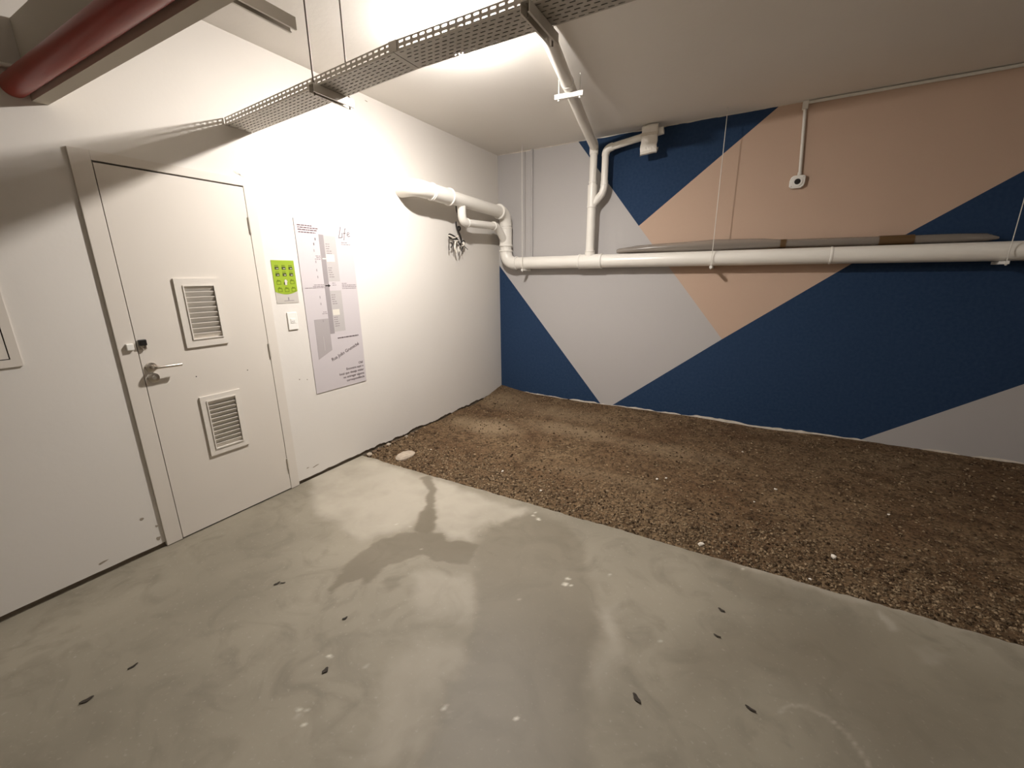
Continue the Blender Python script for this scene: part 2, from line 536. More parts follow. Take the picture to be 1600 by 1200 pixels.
# left wall right of the door, ragged foot above the soil
pts = [(0, FY1, HC), (0, 0, HC)]
yy = list(np.linspace(0, SLAB + .02, 190)) + list(np.linspace(SLAB, FY1, 24))
for y in yy:
    if y > SLAB: z = rag(y, .024, .022, 3, 9) + .006 * (random.random() - .5)
    else: z = rag(y, .026, .008, 4)
    pts.append((0, y, z))
mb = MB(); mb.prism(pts, (-.15, 0, 0))
mb.box(-.15, 0, FY0, FY1, FZ, HC)
# near part, set back slightly
pts = [(0, YN, HC), (0, FY0, HC)] + [(0, y, rag(y, .028, .004, 8)) for y in np.linspace(FY0, -4.9, 24)] + [(0, YN, .03)]
mb.prism(pts, (-.15, 0, 0))
wl = mb.build('wall_left', M['wall'], label='white plastered wall with the louvred door', kind='structure', org=(0, 0, 0))
mb = MB(); mb.box(-.14, -.012, FY1, 0.0, -.1, .06); mb.box(-.14, -.012, YN, FY0, -.1, .06)
mb.build('wall_base', M['gap'], wl)

# back wall with the painted mural, one face per painted field
P = lambda x, z: (x, 0.0, z)
A_, B_, C_, D_ = P(1.03, HC), P(1.739, 2.043), P(2.886, HC), P(2.654, .893)
E1, E2, K0, K1, K2, K3 = P(1.43, 0), P(1.53, 0), P(3.595, 1.618), P(4.487, 2.245), P(5.50, HC), P(3.86, 0)
S0, S1 = P(4.81, .678), P(7.2, 2.40)
Q0, Q1 = P(0, 1.674), P(0, 0)
fields = [([Q0, E1, E2, D_, B_, A_, P(0, HC)], 0), ([Q1, E1, Q0], 1), ([A_, B_, C_], 1), ([B_, D_, K0, K1, K2, C_], 2),
          ([E2, K3, S0, S1, P(XR, HC), K2, K1, K0, D_], 1), ([K3, P(XR, 0), S1, S0], 0)]
mb = MB()
for pl, mi in fields: mb.add(pl, [tuple(range(len(pl)))], mi)
me = bpy.data.meshes.new('wall_back')
bmv = [tuple(v) for v in mb.v]
me.from_pydata(bmv, [], mb.f)
me.polygons.foreach_set('material_index', mb.m)
bm = bmesh.new(); bm.from_mesh(me)
bmesh.ops.remove_doubles(bm, verts=bm.verts, dist=.0005)
for f in bm.faces:
    f.normal_update()
    if f.normal.y > 0: f.normal_flip()
bm.to_mesh(me); bm.free()
wb = link('wall_back', me, [M['grey'], M['navy'], M['beige']], org=(0, 0, 0))
tag(wb, 'wall painted with grey, navy and beige geometric fields', kind='structure')
mb = MB(); mb.box(-.15, XR + .15, .001, .16, -.15, HC)
mb.build('wall_core', M['wall'], wb)
mb = MB()
pts = [(0.002, -.001, -.05), (XR, -.001, -.05)] + [(x, -.001, .020 + max(.0, rag(x, .014, .040, 12, 5))) for x in np.linspace(XR, .002, 300)]
mb.prism(pts, (0, -.004, 0))
mb.build('trim_1', M['plaster'], None, 'ragged unpainted plaster edge at the foot of the mural', kind='structure', org=(0, 0, 0))
mb = MB()
pts = [(0.002, -.0005, HC), (XR, -.0005, HC)] + [(x, -.0005, HC - .003 - max(.0, rag(x, .002, .012, 14, 6))) for x in np.linspace(XR, .002, 300)]
mb.prism(pts, (0, -.003, 0))
mb.build('trim_2', M['plaster'], None, 'rough pale paint line where mural meets the ceiling', kind='structure', org=(0, 0, 0))

mb = MB(); mb.box(-.15, XR + .15, YN - .15, .16, HC, HC + .15)
mb.build('ceiling', M['ceiling'], None, 'flat painted ceiling slab', kind='structure', org=(0, 0, HC))
mb = MB(); mb.box(XR, XR + .15, YN, 0, -.15, HC)
mb.build('wall_right', M['wall'], None, 'white side wall', kind='structure', org=(XR, 0, 0))
mb = MB(); mb.box(-.15, XR + .15, YN - .15, YN, -.15, HC)
mb.build('wall_front', M['wall'], None, 'white wall behind the viewer', kind='structure', org=(0, YN, 0))

# chips and scuffs in the white wall
def chip(cx, cz, r, seed, parent, matl, name, x=.0, dx=.0012, stretch=1.0, ang=0.0):
    rr = random.Random(seed)
    pts = []
    for k in range(9):
        a = 2 * math.pi * k / 9
        q = r * (.55 + .6 * rr.random())
        uy, uz = q * stretch * math.cos(a), q * math.sin(a)
        pts.append((x, cx + uy * math.cos(ang) - uz * math.sin(ang), cz + uy * math.sin(ang) + uz * math.cos(ang)))
    return MB().prism(pts, (dx, 0, 0)).build(name, matl, parent)


for k, (a, b_, r, st, an, xo) in enumerate(((222, 811, .008, 1.5, -.4, 0), (245, 822, .008, 1, .5, 0), (248, 841, .014, 1, 0, 0), (160, 879, .006, 4, .15, 0),
                                           (493, 728, .005, 6, .1, 0), (481, 731, .004, 3, .1, 0), (468, 593, .005, 1, 0, 0), (480, 593, .004, 1, 0, 0), (572, 158, .004, 5, -.2, 0))):
    q = W(a, b_)
    chip(q[1], q[2], r, 100 + k, wl, M['chip'], 'paint_chip', x=xo, stretch=st, ang=an)
for k, (a, b_, r, st, an) in enumerate(((370, 270, .008, 3, -.25), (378, 275, .007, 3, -.5), (381, 282, .006, 2.5, .9))):
    q = W(a, b_)
    chip(q[1], q[2], r, 130 + k, wl, M['plaster'], 'plaster_scuff', stretch=st, ang=an)

# ------------------------------------------------------------------ door
trim = empty('trim_3', (0, (FY0 + FY1) / 2, 0), 'white painted frame around the louvred door', kind='structure')
mb = MB(); mb.box(-.14, .001, FY0, DY0 - .004, .004, FZ); mb.build('jamb', M['door'], trim, bevel=.002)
mb = MB(); mb.box(-.14, .001, DY1 + .004, FY1, .004, FZ); mb.build('jamb', M['door'], trim)
mb = MB(); mb.box(-.14, .001, DY0 - .004, DY1 + .004, DZ + .009, FZ); mb.build('head', M['door'], trim)
mb = MB(); mb.box(-.13, -.05, DY0 - .004, DY1 + .004, 0.0, DZ + .009); mb.build('rebate', M['dark'], trim)

door = empty('door_1', (0, DY0, 0), 'white flush door with two louvred vents', kind='structure')


def rect_frame(mb, x0, x1, outer, holes):
    """slab in the yz plane with rectangular holes"""
    y0, y1, z0, z1 = outer
    ysn = sorted({y0, y1} | {h[0] for h in holes} | {h[1] for h in holes})
    zsn = sorted({z0, z1} | {h[2] for h in holes} | {h[3] for h in holes})
    for i in range(len(ysn) - 1):
        for j in range(len(zsn) - 1):
            a, b2, c, d = ysn[i], ysn[i + 1], zsn[j], zsn[j + 1]
            my, mz = (a + b2) / 2, (c + d) / 2
            inside = lambda y, z: y0 < y < y1 and z0 < z < z1 and not any(h[0] < y < h[1] and h[2] < z < h[3] for h in holes)
            if not inside(my, mz): continue
            for x in (x0, x1): mb.add([(x, a, c), (x, b2, c), (x, b2, d), (x, a, d)], [(0, 1, 2, 3)])
            e = 1e-4
            if not inside(a - e, mz): mb.add([(x0, a, c), (x1, a, c), (x1, a, d), (x0, a, d)], [(0, 1, 2, 3)])
            if not inside(b2 + e, mz): mb.add([(x0, b2, c), (x1, b2, c), (x1, b2, d), (x0, b2, d)], [(0, 1, 2, 3)])
            if not inside(my, c - e): mb.add([(x0, a, c), (x1, a, c), (x1, b2, c), (x0, b2, c)], [(0, 1, 2, 3)])
            if not inside(my, d + e): mb.add([(x0, a, d), (x1, a, d), (x1, b2, d), (x0, b2, d)], [(0, 1, 2, 3)])
    return mb


V1 = (-3.581, -3.352, 1.150, 1.547); V1i = (-3.537, -3.381, 1.199, 1.503)
V2 = (-3.573, -3.340, .458, .844); V2i = (-3.536, -3.377, .500, .808)
rect_frame(MB(), -.036, 0.0, (DY0, DY1, .010, DZ), [V1i, V2i]).build('leaf', M['door'], door)
for Vo, Vi, n in ((V1, V1i, 10), (V2, V2i, 11)):
    vent = rect_frame(MB(), 0.0, .011, Vo, [Vi]).build('vent_frame', M['slat'], door, label='white louvred vent grille')
    rect_frame(MB(), .010, .016, (Vi[0] - .006, Vi[1] + .006, Vi[2] - .006, Vi[3] + .006), [Vi]).build('inner_lip', M['slat'], vent)
    hz = (Vi[3] - Vi[2]) / n
    for k in range(n):
        z = Vi[2] + (k + .5) * hz
        p = [(-.010, z - hz * .58), (-.007, z - hz * .60), (.0105, z + hz * .40), (.0105, z + hz * .50), (.007, z + hz * .52), (-.010, z - hz * .46)]
        MB().prism([(a, Vi[0] + .001, c) for a, c in p], (0, Vi[1] - Vi[0] - .002, 0)).build('slat', M['slat'], vent)
# hinges
for z in (1.872, 1.06, .20):
    MB().tube([(.004, DY1 + .002, z - .05), (.004, DY1 + .002, z + .05)], .006, 10).build('hinge', M['strut'], door, smooth=True)
# lever handle and key rosette
hz_, hy = 1.072, -3.766
mb = MB(); mb.tube([(0, hy, hz_), (.009, hy, hz_), (.010, hy, hz_)], [.026, .026, .023], 24)
hd = mb.build('handle_rosette', M['chrome'], door, smooth=True)
path = [(.008, hy, hz_), (.040, hy, hz_)] + bend((.03, hy, hz_), (.055, hy, hz_), (.055, hy + .05, hz_), .014) + [(.055, hy + .06, hz_ - .001), (.052, hy + .125, hz_ - .003)]
MB().tube(path, .0085, 14).build('lever', M['chrome'], hd, smooth=True)
kz = 1.012
mb = MB(); mb.tube([(0, hy, kz), (.009, hy, kz), (.010, hy, kz)], [.026, .026, .022], 24)
kr = mb.build('key_rosette', M['chrome'], door, smooth=True)
MB().tube([(.008, hy, kz), (.016, hy, kz)], .0095, 16).build('key_cylinder', M['whitebar'], kr, smooth=True)
for a, b_ in ((305, 588), (385, 578)):
    q = W(a, b_)
    MB().tube([(-.001, q[1], q[2]), (.0008, q[1], q[2])], .0035, 10).build('screw_hole', M['dark'], door)
# hasp staple on the jamb and hasp on the leaf
MB().box(.0, .018, -3.853, -3.822, 1.178, 1.212).build('hasp_staple', M['whitebar'], trim, bevel=.003)
MB().box(.0005, .006, -3.800, -3.765, 1.175, 1.200).build('hasp_plate', M['chrome'], door, bevel=.001)
pk = empty('padlock', (.03, -3.775, 1.19), 'small black padlock hanging on the door hasp', 'padlock')
bmv = MB(); bmv.box(.014, .036, -3.797, -3.765, 1.196, 1.228); bmv.build('body', M['black'], pk, bevel=.003)
th = np.linspace(0, math.pi, 12)
MB().tube([(.025, -3.781 + .011 * math.cos(t), 1.197 - .022 * math.sin(t)) for t in th], .0035, 8).build('shackle', M['chrome'], pk, smooth=True)

for _e in (door, trim):
    _e.location.x += .013     # frame and leaf stand slightly proud of the plaster

# ------------------------------------------------------------------ electrical panel at the left edge
pn = empty('electrical_panel', (0, -4.44, 1.165), 'flush white electrical panel cover at the left edge', 'panel')
rect_frame(MB(), 0, .008, (-4.66, -4.221, 1.166, 1.72), [(-4.625, -4.253, 1.200, 1.685)]).build('cover_frame', M['door'], pn)
MB().box(0, .006, -4.621, -4.257, 1.204, 1.681).build('cover_door', M['door'], pn)
MB().box(0, .002, -4.625, -4.253, 1.200, 1.685).build('seam', M['dark'], pn)

# ------------------------------------------------------------------ flat print helpers on the left wall
def wtext(body, y, z, size, x, matl, parent, align='LEFT', ang=0.0, shear=0.0, name='lettering', space=1.0, bold=0.0):
    c = bpy.data.curves.new(name, 'FONT')
    c.body = body; c.size = size; c.align_x = align; c.shear = shear; c.space_character = space; c.offset = bold
    c.extrude = .0003; c.resolution_u = 3
    t = bpy.data.objects.new('tmp_text', c); COL.objects.link(t)
    dg = bpy.context.evaluated_depsgraph_get(); dg.update()
    me = bpy.data.meshes.new_from_object(t.evaluated_get(dg))
    bpy.data.objects.remove(t, do_unlink=True); bpy.data.curves.remove(c)
    ca, sa = math.cos(ang), math.sin(ang)
    og = ORG[parent.name]
    for v in me.vertices:
        a, b2, n = v.co
        v.co = (x + n - og[0], y + a * ca - b2 * sa - og[1], z + a * sa + b2 * ca - og[2])
    me.name = name
    me.materials.clear()
    return link(name, me, matl, parent)


def flat(pts, x, matl, parent, name, th=.0006):
    return MB().prism([(x, y, z) for y, z in pts], (th, 0, 0)).build(name, matl, parent)


def rect(y0, y1, z0, z1):
    return [(y0, z0), (y1, z0), (y1, z1), (y0, z1)]


# ------------------------------------------------------------------ tall map poster
PY0, PY1, PZ0, PZ1 = -2.785, -2.294, .665, 1.956
ps = empty('poster', (0, (PY0 + PY1) / 2, PZ0), 'tall pale map poster on the white wall beside the door', 'poster')
mb = MB(); mb.box(.0005, .005, PY0, PY1, PZ0, PZ1); mb.build('board', M['poster'], ps)
X1 = .0050
flat(rect(-2.600, -2.559, 1.112, 1.858), X1, M['pgrey'], ps, 'corridor_strip')
flat(rect(-2.559, -2.454, 1.515, 1.853), X1, M['plight'], ps, 'pale_block')
flat(rect(-2.559, -2.454, 1.125, 1.445), X1, M['plight'], ps, 'pale_block')
flat([(-2.726, 1.235), (-2.600, 1.235), (-2.600, .985), (-2.729, .927)], X1, M['proad'], ps, 'road_shape')
flat(rect(-2.668, -2.662, .99, 1.10), X1 + .0006, M['plight'], ps, 'road_line')
flat(rect(-2.555, -2.482, 1.662, 1.718), X1 + .0008, M['pcream'], ps, 'cream_block')
flat(rect(-2.555, -2.492, 1.255, 1.300), X1 + .0008, M['pcream'], ps, 'cream_block')
flat(rect(-2.590, -2.558, 1.680, 1.688), X1 + .0008, M['pcream'], ps, 'cream_block')
flat([(-2.592, 1.480), (-2.566, 1.480), (-2.566, 1.472), (-2.546, 1.484), (-2.566, 1.496), (-2.566, 1.488), (-2.592, 1.488)], X1 + .0008, M['black'], ps, 'arrow')
wtext('Rua João Grumiché', -2.612, .893, .0385, X1 + .0003, M['ink'], ps, ang=math.atan2(.102, .289), bold=.0004, space=.97)
for body, z in (('Olá!', .828), ('Encontre aqui o', .797), ('local que deseja visitar', .764), ('ou entregar alguma', .732), ('correspondência', .701)):
    wtext(body, -2.312, z, .0275, X1 + .0003, M['ink'], ps, align='RIGHT', bold=.0004)
# handwritten style wordmark
def stroke(pts, r=.0024, matl=M['ink'], parent=ps, name='wordmark'):
    out = []
    pts = [np.array(p) for p in pts]
    n = len(pts)
    left, right = [], []
    for i in range(n):
        t = pts[min(i + 1, n - 1)] - pts[max(i - 1, 0)]
        t = t / (np.linalg.norm(t) + 1e-9); nn = np.array([-t[1], t[0]])
        left.append(pts[i] + nn * r); right.append(pts[i] - nn * r)
    mb = MB()
    for i in range(n - 1):
        mb.add([(X1 + .0005, *left[i]), (X1 + .0005, *left[i + 1]), (X1 + .0005, *right[i + 1]), (X1 + .0005, *right[i])], [(0, 1, 2, 3)])
    return mb.build(name, matl, parent)


stroke([(-2.396, 1.928), (-2.404, 1.90), (-2.414, 1.868), (-2.424, 1.842), (-2.414, 1.846), (-2.400, 1.848), (-2.388, 1.851)])
stroke([(-2.384, 1.885), (-2.389, 1.868), (-2.390, 1.854), (-2.384, 1.853)])
stroke([(-2.381, 1.896), (-2.379, 1.900)], .0022)
stroke([(-2.347, 1.912), (-2.353, 1.921), (-2.359, 1.910), (-2.365, 1.875), (-2.372, 1.838), (-2.378, 1.830)])
stroke([(-2.376, 1.880), (-2.352, 1.884)])
stroke([(-2.338, 1.872), (-2.324, 1.877), (-2.318, 1.887), (-2.326, 1.894), (-2.338, 1.884), (-2.340, 1.868), (-2.330, 1.859), (-2.312, 1.866)])
# lines of print too fine to read: rows of short word marks
def greek(y0, y1, z, h, matl, seed):
    rr = random.Random(seed); y = y0; mb = MB()
    while y < y1 - .003:
        wv = min(rr.uniform(.010, .030), y1 - y)
        mb.add([(X1 + .0010, y, z), (X1 + .0010, y + wv, z), (X1 + .0010, y + wv, z + h), (X1 + .0010, y, z + h)], [(0, 1, 2, 3)])
        y += wv + .004
    o_ = mb.build('print_line', matl, ps)
    o_['kind'] = 'stuff'


for k, (a, b_, z) in enumerate(((-2.765, -2.648, 1.908), (-2.763, -2.600, 1.893), (-2.763, -2.606, 1.878), (-2.760, -2.622, 1.861))): greek(a, b_, z, .0065, M['inkred'], k)
for k, (a, b_, z) in enumerate(((-2.404, -2.345, 1.809), (-2.404, -2.320, 1.795), (-2.765, -2.600, 1.468), (-2.700, -2.604, 1.478), (-2.690, -2.604, 1.490), (-2.441, -2.395, 1.496), (-2.441, -2.302, 1.483), (-2.441, -2.302, 1.470), (-2.441, -2.302, 1.457),
                                (-2.645, -2.605, 1.70), (-2.640, -2.605, 1.689), (-2.655, -2.604, 1.677), (-2.640, -2.605, 1.285), (-2.650, -2.605, 1.272), (-2.530, -2.500, 1.50), (-2.53, -2.495, 1.485))): greek(a, b_, z, .0045, M['inklight'], 20 + k)
for c, zt in enumerate((1.79, 1.615, 1.41, 1.235)):
    for k in range(5): greek(-2.550 + .003 * (k > 2), -2.515 + .012 * (k > 2), zt - .017 * k, .005, M['inklight'], 50 + c * 5 + k)
greek(-2.537, -2.332, 1.067, .0085, M['ink'], 91)
for k, (y, z) in enumerate(((-2.632, 1.822), (-2.648, 1.786), (-2.652, 1.74), (-2.648, 1.66), (-2.65, 1.60), (-2.648, 1.55), (-2.651, 1.40), (-2.65, 1.35), (-2.649, 1.22))):
    flat(rect(y - .003, y + .003, z - .009, z + .009), X1 + .0002, M['ink'] if k < 2 else M['pgrey'], ps, 'dash_mark')

# ------------------------------------------------------------------ green notice
GY0, GY1, GZ0, GZ1 = -2.991, -2.826, 1.371, 1.664
gs = empty('notice_sign', (0, (GY0 + GY1) / 2, GZ0), 'small lime green notice sheet above the light switch', 'sign')
MB().box(.0005, .0025, GY0, GY1, GZ0, GZ1).build('sheet', M['signgrey'], gs)
cy_ = (GY0 + GY1) / 2
crv = [(GY1 - (GY1 - GY0) * t, 1.452 - .020 * math.sin(math.pi * t)) for t in np.linspace(0, 1, 12)]
flat([(GY0, GZ1), (GY1, GZ1)] + crv, .0025, M['green'], gs, 'green_field')
for i in range(3):
    for zz in (1.612, 1.568):
        y = -2.957 + i * .050
        flat(rect(y - .014, y + .014, zz - .011, zz + .009), .0033, M['darkgreen'], gs, 'dark_icon')
        flat(rect(y - .004, y + .010, zz - .006, zz - .001), .0039, M['signgrey'], gs, 'icon_mark')
        flat(rect(y - .014, y + .012, zz + .014, zz + .019), .0033, M['olive'], gs, 'icon_caption')
for i, (y, z) in enumerate(((-2.956, 1.514), (-2.857, 1.516), (-2.954, 1.464), (-2.904, 1.463), (-2.854, 1.464))):
    o_ = rect_frame(MB(), .0028, .0036, (y - .016, y + .016, z - .014, z + .011), [(y - .012, y + .012, z - .010, z + .007)]).build('bag_icon', M['olive'], gs)
    flat([(y - .010, z + .011), (y + .010, z + .011), (y + .012, z + .018), (y + .003, z + .014), (y - .004, z + .020), (y - .012, z + .016)], .0033, M['olive'], gs, 'bag_top')
flat([(-2.912, 1.497), (-2.898, 1.497), (-2.898, 1.512), (-2.892, 1.520), (-2.899, 1.532), (-2.907, 1.535), (-2.914, 1.527), (-2.912, 1.512)], .0036, M['poster'], gs, 'pale_figure')
flat([(-2.920, 1.499), (-2.913, 1.499), (-2.913, 1.518), (-2.920, 1.514)], .0034, M['darkgreen'], gs, 'figure_edge')  # dark green print beside the pale figure
flat(rect(-2.905, -2.897, 1.392, 1.412), .0027, M['pgrey'], gs, 'foot_mark')
flat(rect(-2.935, -2.862, 1.386, 1.390), .0027, M['pgrey'], gs, 'foot_line')

# ------------------------------------------------------------------ light switch
sw = empty('light_switch', (0, -2.897, 1.181), 'small white light switch below the green notice', 'switch')
MB().box(0, .009, -2.934, -2.860, 1.181, 1.305).build('plate', M['whiteplastic'], sw, bevel=.003)
MB().box(.008, .012, -2.914, -2.880, 1.230, 1.262).build('rocker', M['whiteplastic'], sw, bevel=.001)
MB().box(.0115, .0125, -2.909, -2.884, 1.240, 1.244).build('rocker_mark', M['pgrey'], sw)

# ------------------------------------------------------------------ lamp on the ceiling
def lamp_mat(strength):
    em = bpy.data.materials.new('lamp_glow'); em.use_nodes = True
    bs = em.node_tree.nodes['Principled BSDF']
    bs.inputs['Base Color'].default_value = (.8, .78, .74, 1)
    bs.inputs['Emission Color'].default_value = (*LAMP_COLOR, 1)
    bs.inputs['Emission Strength'].default_value = strength
    return em


def ceiling_lamp(lx, ly, strength, label):
    lamp = empty('ceiling_lamp', (lx, ly, HC), label, 'lamp')
    MB().tube([(lx, ly, HC), (lx, ly, HC - .030), (lx, ly, HC - .036)], [.052, .052, .044], 28).build('socket_base', M['whiteplastic'], lamp, smooth=True)
    MB().tube([(lx, ly, HC - .034), (lx, ly, HC - .060), (lx, ly, HC - .085), (lx, ly, HC - .100)], [.020, .026, .044, .052], 28).build('bulb_collar', M['whiteplastic'], lamp, smooth=True)
    prof = [(.052, -.100), (.0535, -.105), (.050, -.110), (.042, -.1145), (.027, -.117), (.002, -.118)]
    MB().tube([(lx, ly, HC + z) for r, z in prof], [r for r, z in prof], 32).build('bulb', lamp_mat(strength), lamp, smooth=True)


ceiling_lamp(*LAMP_POS, LAMP_STRENGTH, 'glowing ceiling bulb hidden behind the cable tray')
ceiling_lamp(*FILL_LAMPS[0][0], LAMP_STRENGTH * FILL_LAMPS[0][1], 'added unseen fill bulb brightening the right side of the room')

# ------------------------------------------------------------------ red fire pipe, beam and thin conduit overhead at left
rp = empty('fire_pipe', (0, -3.99, 2.315), 'dark red fire main running overhead into the left wall', 'pipe')
MB().tube([(-.05, -4.003, 2.356), (1.9, -3.967, 2.356), (4.2, -3.925, 2.356)], .044, 28).build('pipe', M['red'], rp, smooth=True)
MB().tube([(2.35, -3.9588, 2.356), (2.50, -3.956, 2.356)], .054, 28).build('grooved_coupling', M['red'], rp, smooth=True)
mb = MB()
mb.prism([(-.008, -3.957, 2.312), (-.008, -3.906, 2.312), (-.008, -3.906, 2.622), (-.008, -3.957, 2.622)], (4.6, .105, 0))
mb.build('beam', M['beam'], None, 'shallow pale beam crossing overhead just behind the red pipe', 'beam')
MB().tube([(.012, -4.9, 2.36), (.012, -4.02, 2.425), (.012, -3.945, 2.432)], .011, 12).build('conduit', M['pvc'], None, 'thin white conduit on the wall above the red pipe end', 'conduit', smooth=True)

# ------------------------------------------------------------------ perforated cable tray
TW, TH = .160, .042
TK = [(.004, -3.142, 2.4343), (1.43, -3.181, 2.4639), (2.40, -3.132, 2.4802), (4.4, -3.06, 2.505)]


def tray_pt(a, b_, t, s, h):
    p = np.array(a) + (np.array(b_) - np.array(a)) * t
    return (p[0], p[1] + s, p[2] + h)


def perforated(place, length, width, rows, pitch, sl, sh, stagger):
    """plate in local (u,v) with rows of chamfered slots; place(u,v)->xyz"""
    mb = MB()
    rh = width / rows
    for r in range(rows):
        v0, v1 = r * rh, (r + 1) * rh
        vc = (v0 + v1) / 2
        off = (pitch / 2 if (stagger and r % 2) else 0)
        n = int((length - .01 - off) / pitch)
        u = 0.0
        start = (length - n * pitch) / 2 + (pitch / 4 if stagger and r % 2 else -pitch / 4 if stagger else 0)
        start = max(.002, start)
        mb.add([place(0, v0), place(start, v0), place(start, v1), place(0, v1)], [(0, 1, 2, 3)])
        for k in range(n):
            a = start + k * pitch; b_ = a + pitch
            if b_ > length: n = k; break
            uc = (a + b_) / 2
            c = min(sl, sh) * .3
            hs, hh = sl / 2, sh / 2
            O = [(a, v0), (b_, v0), (b_, v1), (a, v1)]
            I = [(uc - hs + c, vc - hh), (uc + hs - c, vc - hh), (uc + hs, vc - hh + c), (uc + hs, vc + hh - c), (uc + hs - c, vc + hh), (uc - hs + c, vc + hh), (uc - hs, vc + hh - c), (uc - hs, vc - hh + c)]
            vs = [place(*q) for q in O + I]
            fs = [(0, 1, 5, 4), (1, 6, 5), (1, 2, 7, 6), (2, 8, 7), (2, 3, 9, 8), (3, 10, 9), (3, 0, 11, 10), (0, 4, 11)]
            mb.add(vs, fs)
        e = start + n * pitch
        if e < length - 1e-4: mb.add([place(e, v0), place(length, v0), place(length, v1), place(e, v1)], [(0, 1, 2, 3)])
    return mb


def solid(o, th):
    md = o.modifiers.new('thickness', 'SOLIDIFY'); md.thickness = th; md.offset = 0
    return o


tray = empty('cable_tray', (0.004, -3.06, 2.434), 'perforated galvanised cable tray hung below the ceiling', 'cable tray')
for i in range(3):
    a, b_ = TK[i], TK[i + 1]
    ln = float(np.linalg.norm(np.array(b_) - np.array(a)))
    gap = .002
    o = perforated(lambda u, v: tray_pt(a, b_, gap / ln + u / ln * (1 - 2 * gap / ln), v, 0), ln, TW, 7, .037, .024, .0062, True).build('base_plate', M['tray'], tray)
    solid(o, .0016)
    for s, nm in ((0, 'side_rail'), (TW, 'side_rail')):
        o = perforated(lambda u, v: tray_pt(a, b_, gap / ln + u / ln * (1 - 2 * gap / ln), s, v), ln, TH, 2, .037, .025, .0088, False).build(nm, M['tray'], tray)
        solid(o, .0016)
for i in (1,):
    p = TK[i]
    for s, sg in ((-.0035, 1), (TW + .0035, 1)):
        MB().box(p[0] - .022, p[0] + .022, p[1] + s - .002, p[1] + s + .002, p[2] + .002, p[2] + TH - .002).build('splice_plate', M['tray'], tray)

# cables lying in the tray
for k, (s, r, mt) in enumerate(((.018, .0085, 'cablek'), (.037, .009, 'cableg'), (.060, .0095, 'cablek'), (.082, .0085, 'cablek'), (.104, .009, 'cableg'), (.126, .0085, 'cablek'), (.146, .0075, 'cablek'))):
    path = []
    for i in range(3):
        a, b_ = TK[i], TK[i + 1]
        for t in np.linspace(0, 1, 14, endpoint=(i == 2)):
            q = tray_pt(a, b_, t, s, r + .002)
            wob = .005 * math.sin(q[0] * 5 + k * 1.7) * (1 if .02 < s < .14 else .3)
            path.append((q[0] + .004, q[1] + wob, q[2]))
    MB().tube(path, r, 8).build('power_cable', M[mt], None, 'dark power cable lying along the perforated tray', 'cable', 'cables in the tray', smooth=True)


def strut(name, x, y0, y1, ztop, parent, w_=.038, h_=.038, t_=.0025, lip=.008):
    """C channel along y, open side down"""
    a, b_ = x - w_ / 2, x + w_ / 2
    z1, z0 = ztop, ztop - h_
    prof = [(a, z0), (a, z1), (b_, z1), (b_, z0), (b_ - lip, z0), (b_ - lip, z0 + t_), (b_ - t_, z0 + t_), (b_ - t_, z1 - t_), (a + t_, z1 - t_), (a + t_, z0 + t_), (a + lip, z0 + t_), (a + lip, z0)]
    mb = MB()
    n = len(prof)
    vs = [(px_, y0, pz_) for px_, pz_ in prof] + [(px_, y1, pz_) for px_, pz_ in prof]
    fs = [(i, (i + 1) % n, (i + 1) % n + n, i + n) for i in range(n)]
    ends = [(1, 2, 7, 8), (0, 1, 8, 9, 10, 11), (2, 3, 4, 5, 6, 7)]
    fs += ends + [tuple(i + n for i in e) for e in ends]
    mb.add(vs, fs)
    return mb.build(name, M['strut'], parent)


def hanger(x, ya, yb, ztop, label, far_rod=True):
    h = empty('trapeze_hanger', (x, (ya + yb) / 2, ztop - .038), label, 'hanger', 'strut hangers overhead')
    strut('channel', x, ya, yb, ztop, h)
    for y in (ya + .016, yb - .016)[:2 if far_rod else 1]:
        rd = MB().tube([(x, y, ztop - .045), (x, y, HC)], .0040, 8).build('rod', M['rod'], h, smooth=True)
        MB().tube([(x, y, ztop), (x, y, ztop + .009)], .0085, 6).build('nut', M['rod'], rd)
    return h


hanger(.905, -3.205, -2.965, 2.450, 'strut hanger under the tray nearest the left wall')
hanger(2.065, -3.190, -2.940, 2.470, 'strut hanger under the tray where the ceiling pipe passes')
hanger(1.36, -3.855, -3.600, 2.420, 'strut hanger above the door at the top edge of view', far_rod=False)

# ------------------------------------------------------------------ white drain pipework
dp = empty('drain_pipework', (.166, -.115, 1.60), 'white plastic drain pipes running along the mural wall and corner', 'pipe')


def pipe(path, r, name='pipe', seg=24, matl='pvc', label=None, parent=None):
    return MB().tube(path, r, seg).build(name, M[matl], parent or dp, label=label, smooth=True)


def collar(p, direction, r, ln=.03, name='collar', parent=None):
    p = np.array(p, float); t = np.array(direction, float); t /= np.linalg.norm(t)
    q = [p - t * ln / 2, p - t * (ln / 2 - .004), p + t * (ln / 2 - .004), p + t * ln / 2]
    return MB().tube(q, [r - .004, r, r, r - .004], 24).build(name, M['pvc_ring'], parent or dp, smooth=True)


RM = .070
mz = lambda x: 1.6955 - .003 * x
YM = -.115
XM = .166
# main run along the back wall
pipe([(XM + .16, YM, mz(.3)), (1.16, YM, mz(1.16))], RM, label='long white main drain pipe')
pipe([(1.36, YM, mz(1.36)), (XR, YM, mz(XR))], RM, label='long white main drain pipe')
# tee
te = pipe([(1.13, YM, mz(1.13)), (1.39, YM, mz(1.39))], RM + .007, 'tee')
for x in (1.135, 1.385): collar((x, YM, mz(x)), (1, 0, 0), RM + .011, .022)
collar((3.42, YM, mz(3.42)), (1, 0, 0), RM + .004, .02)
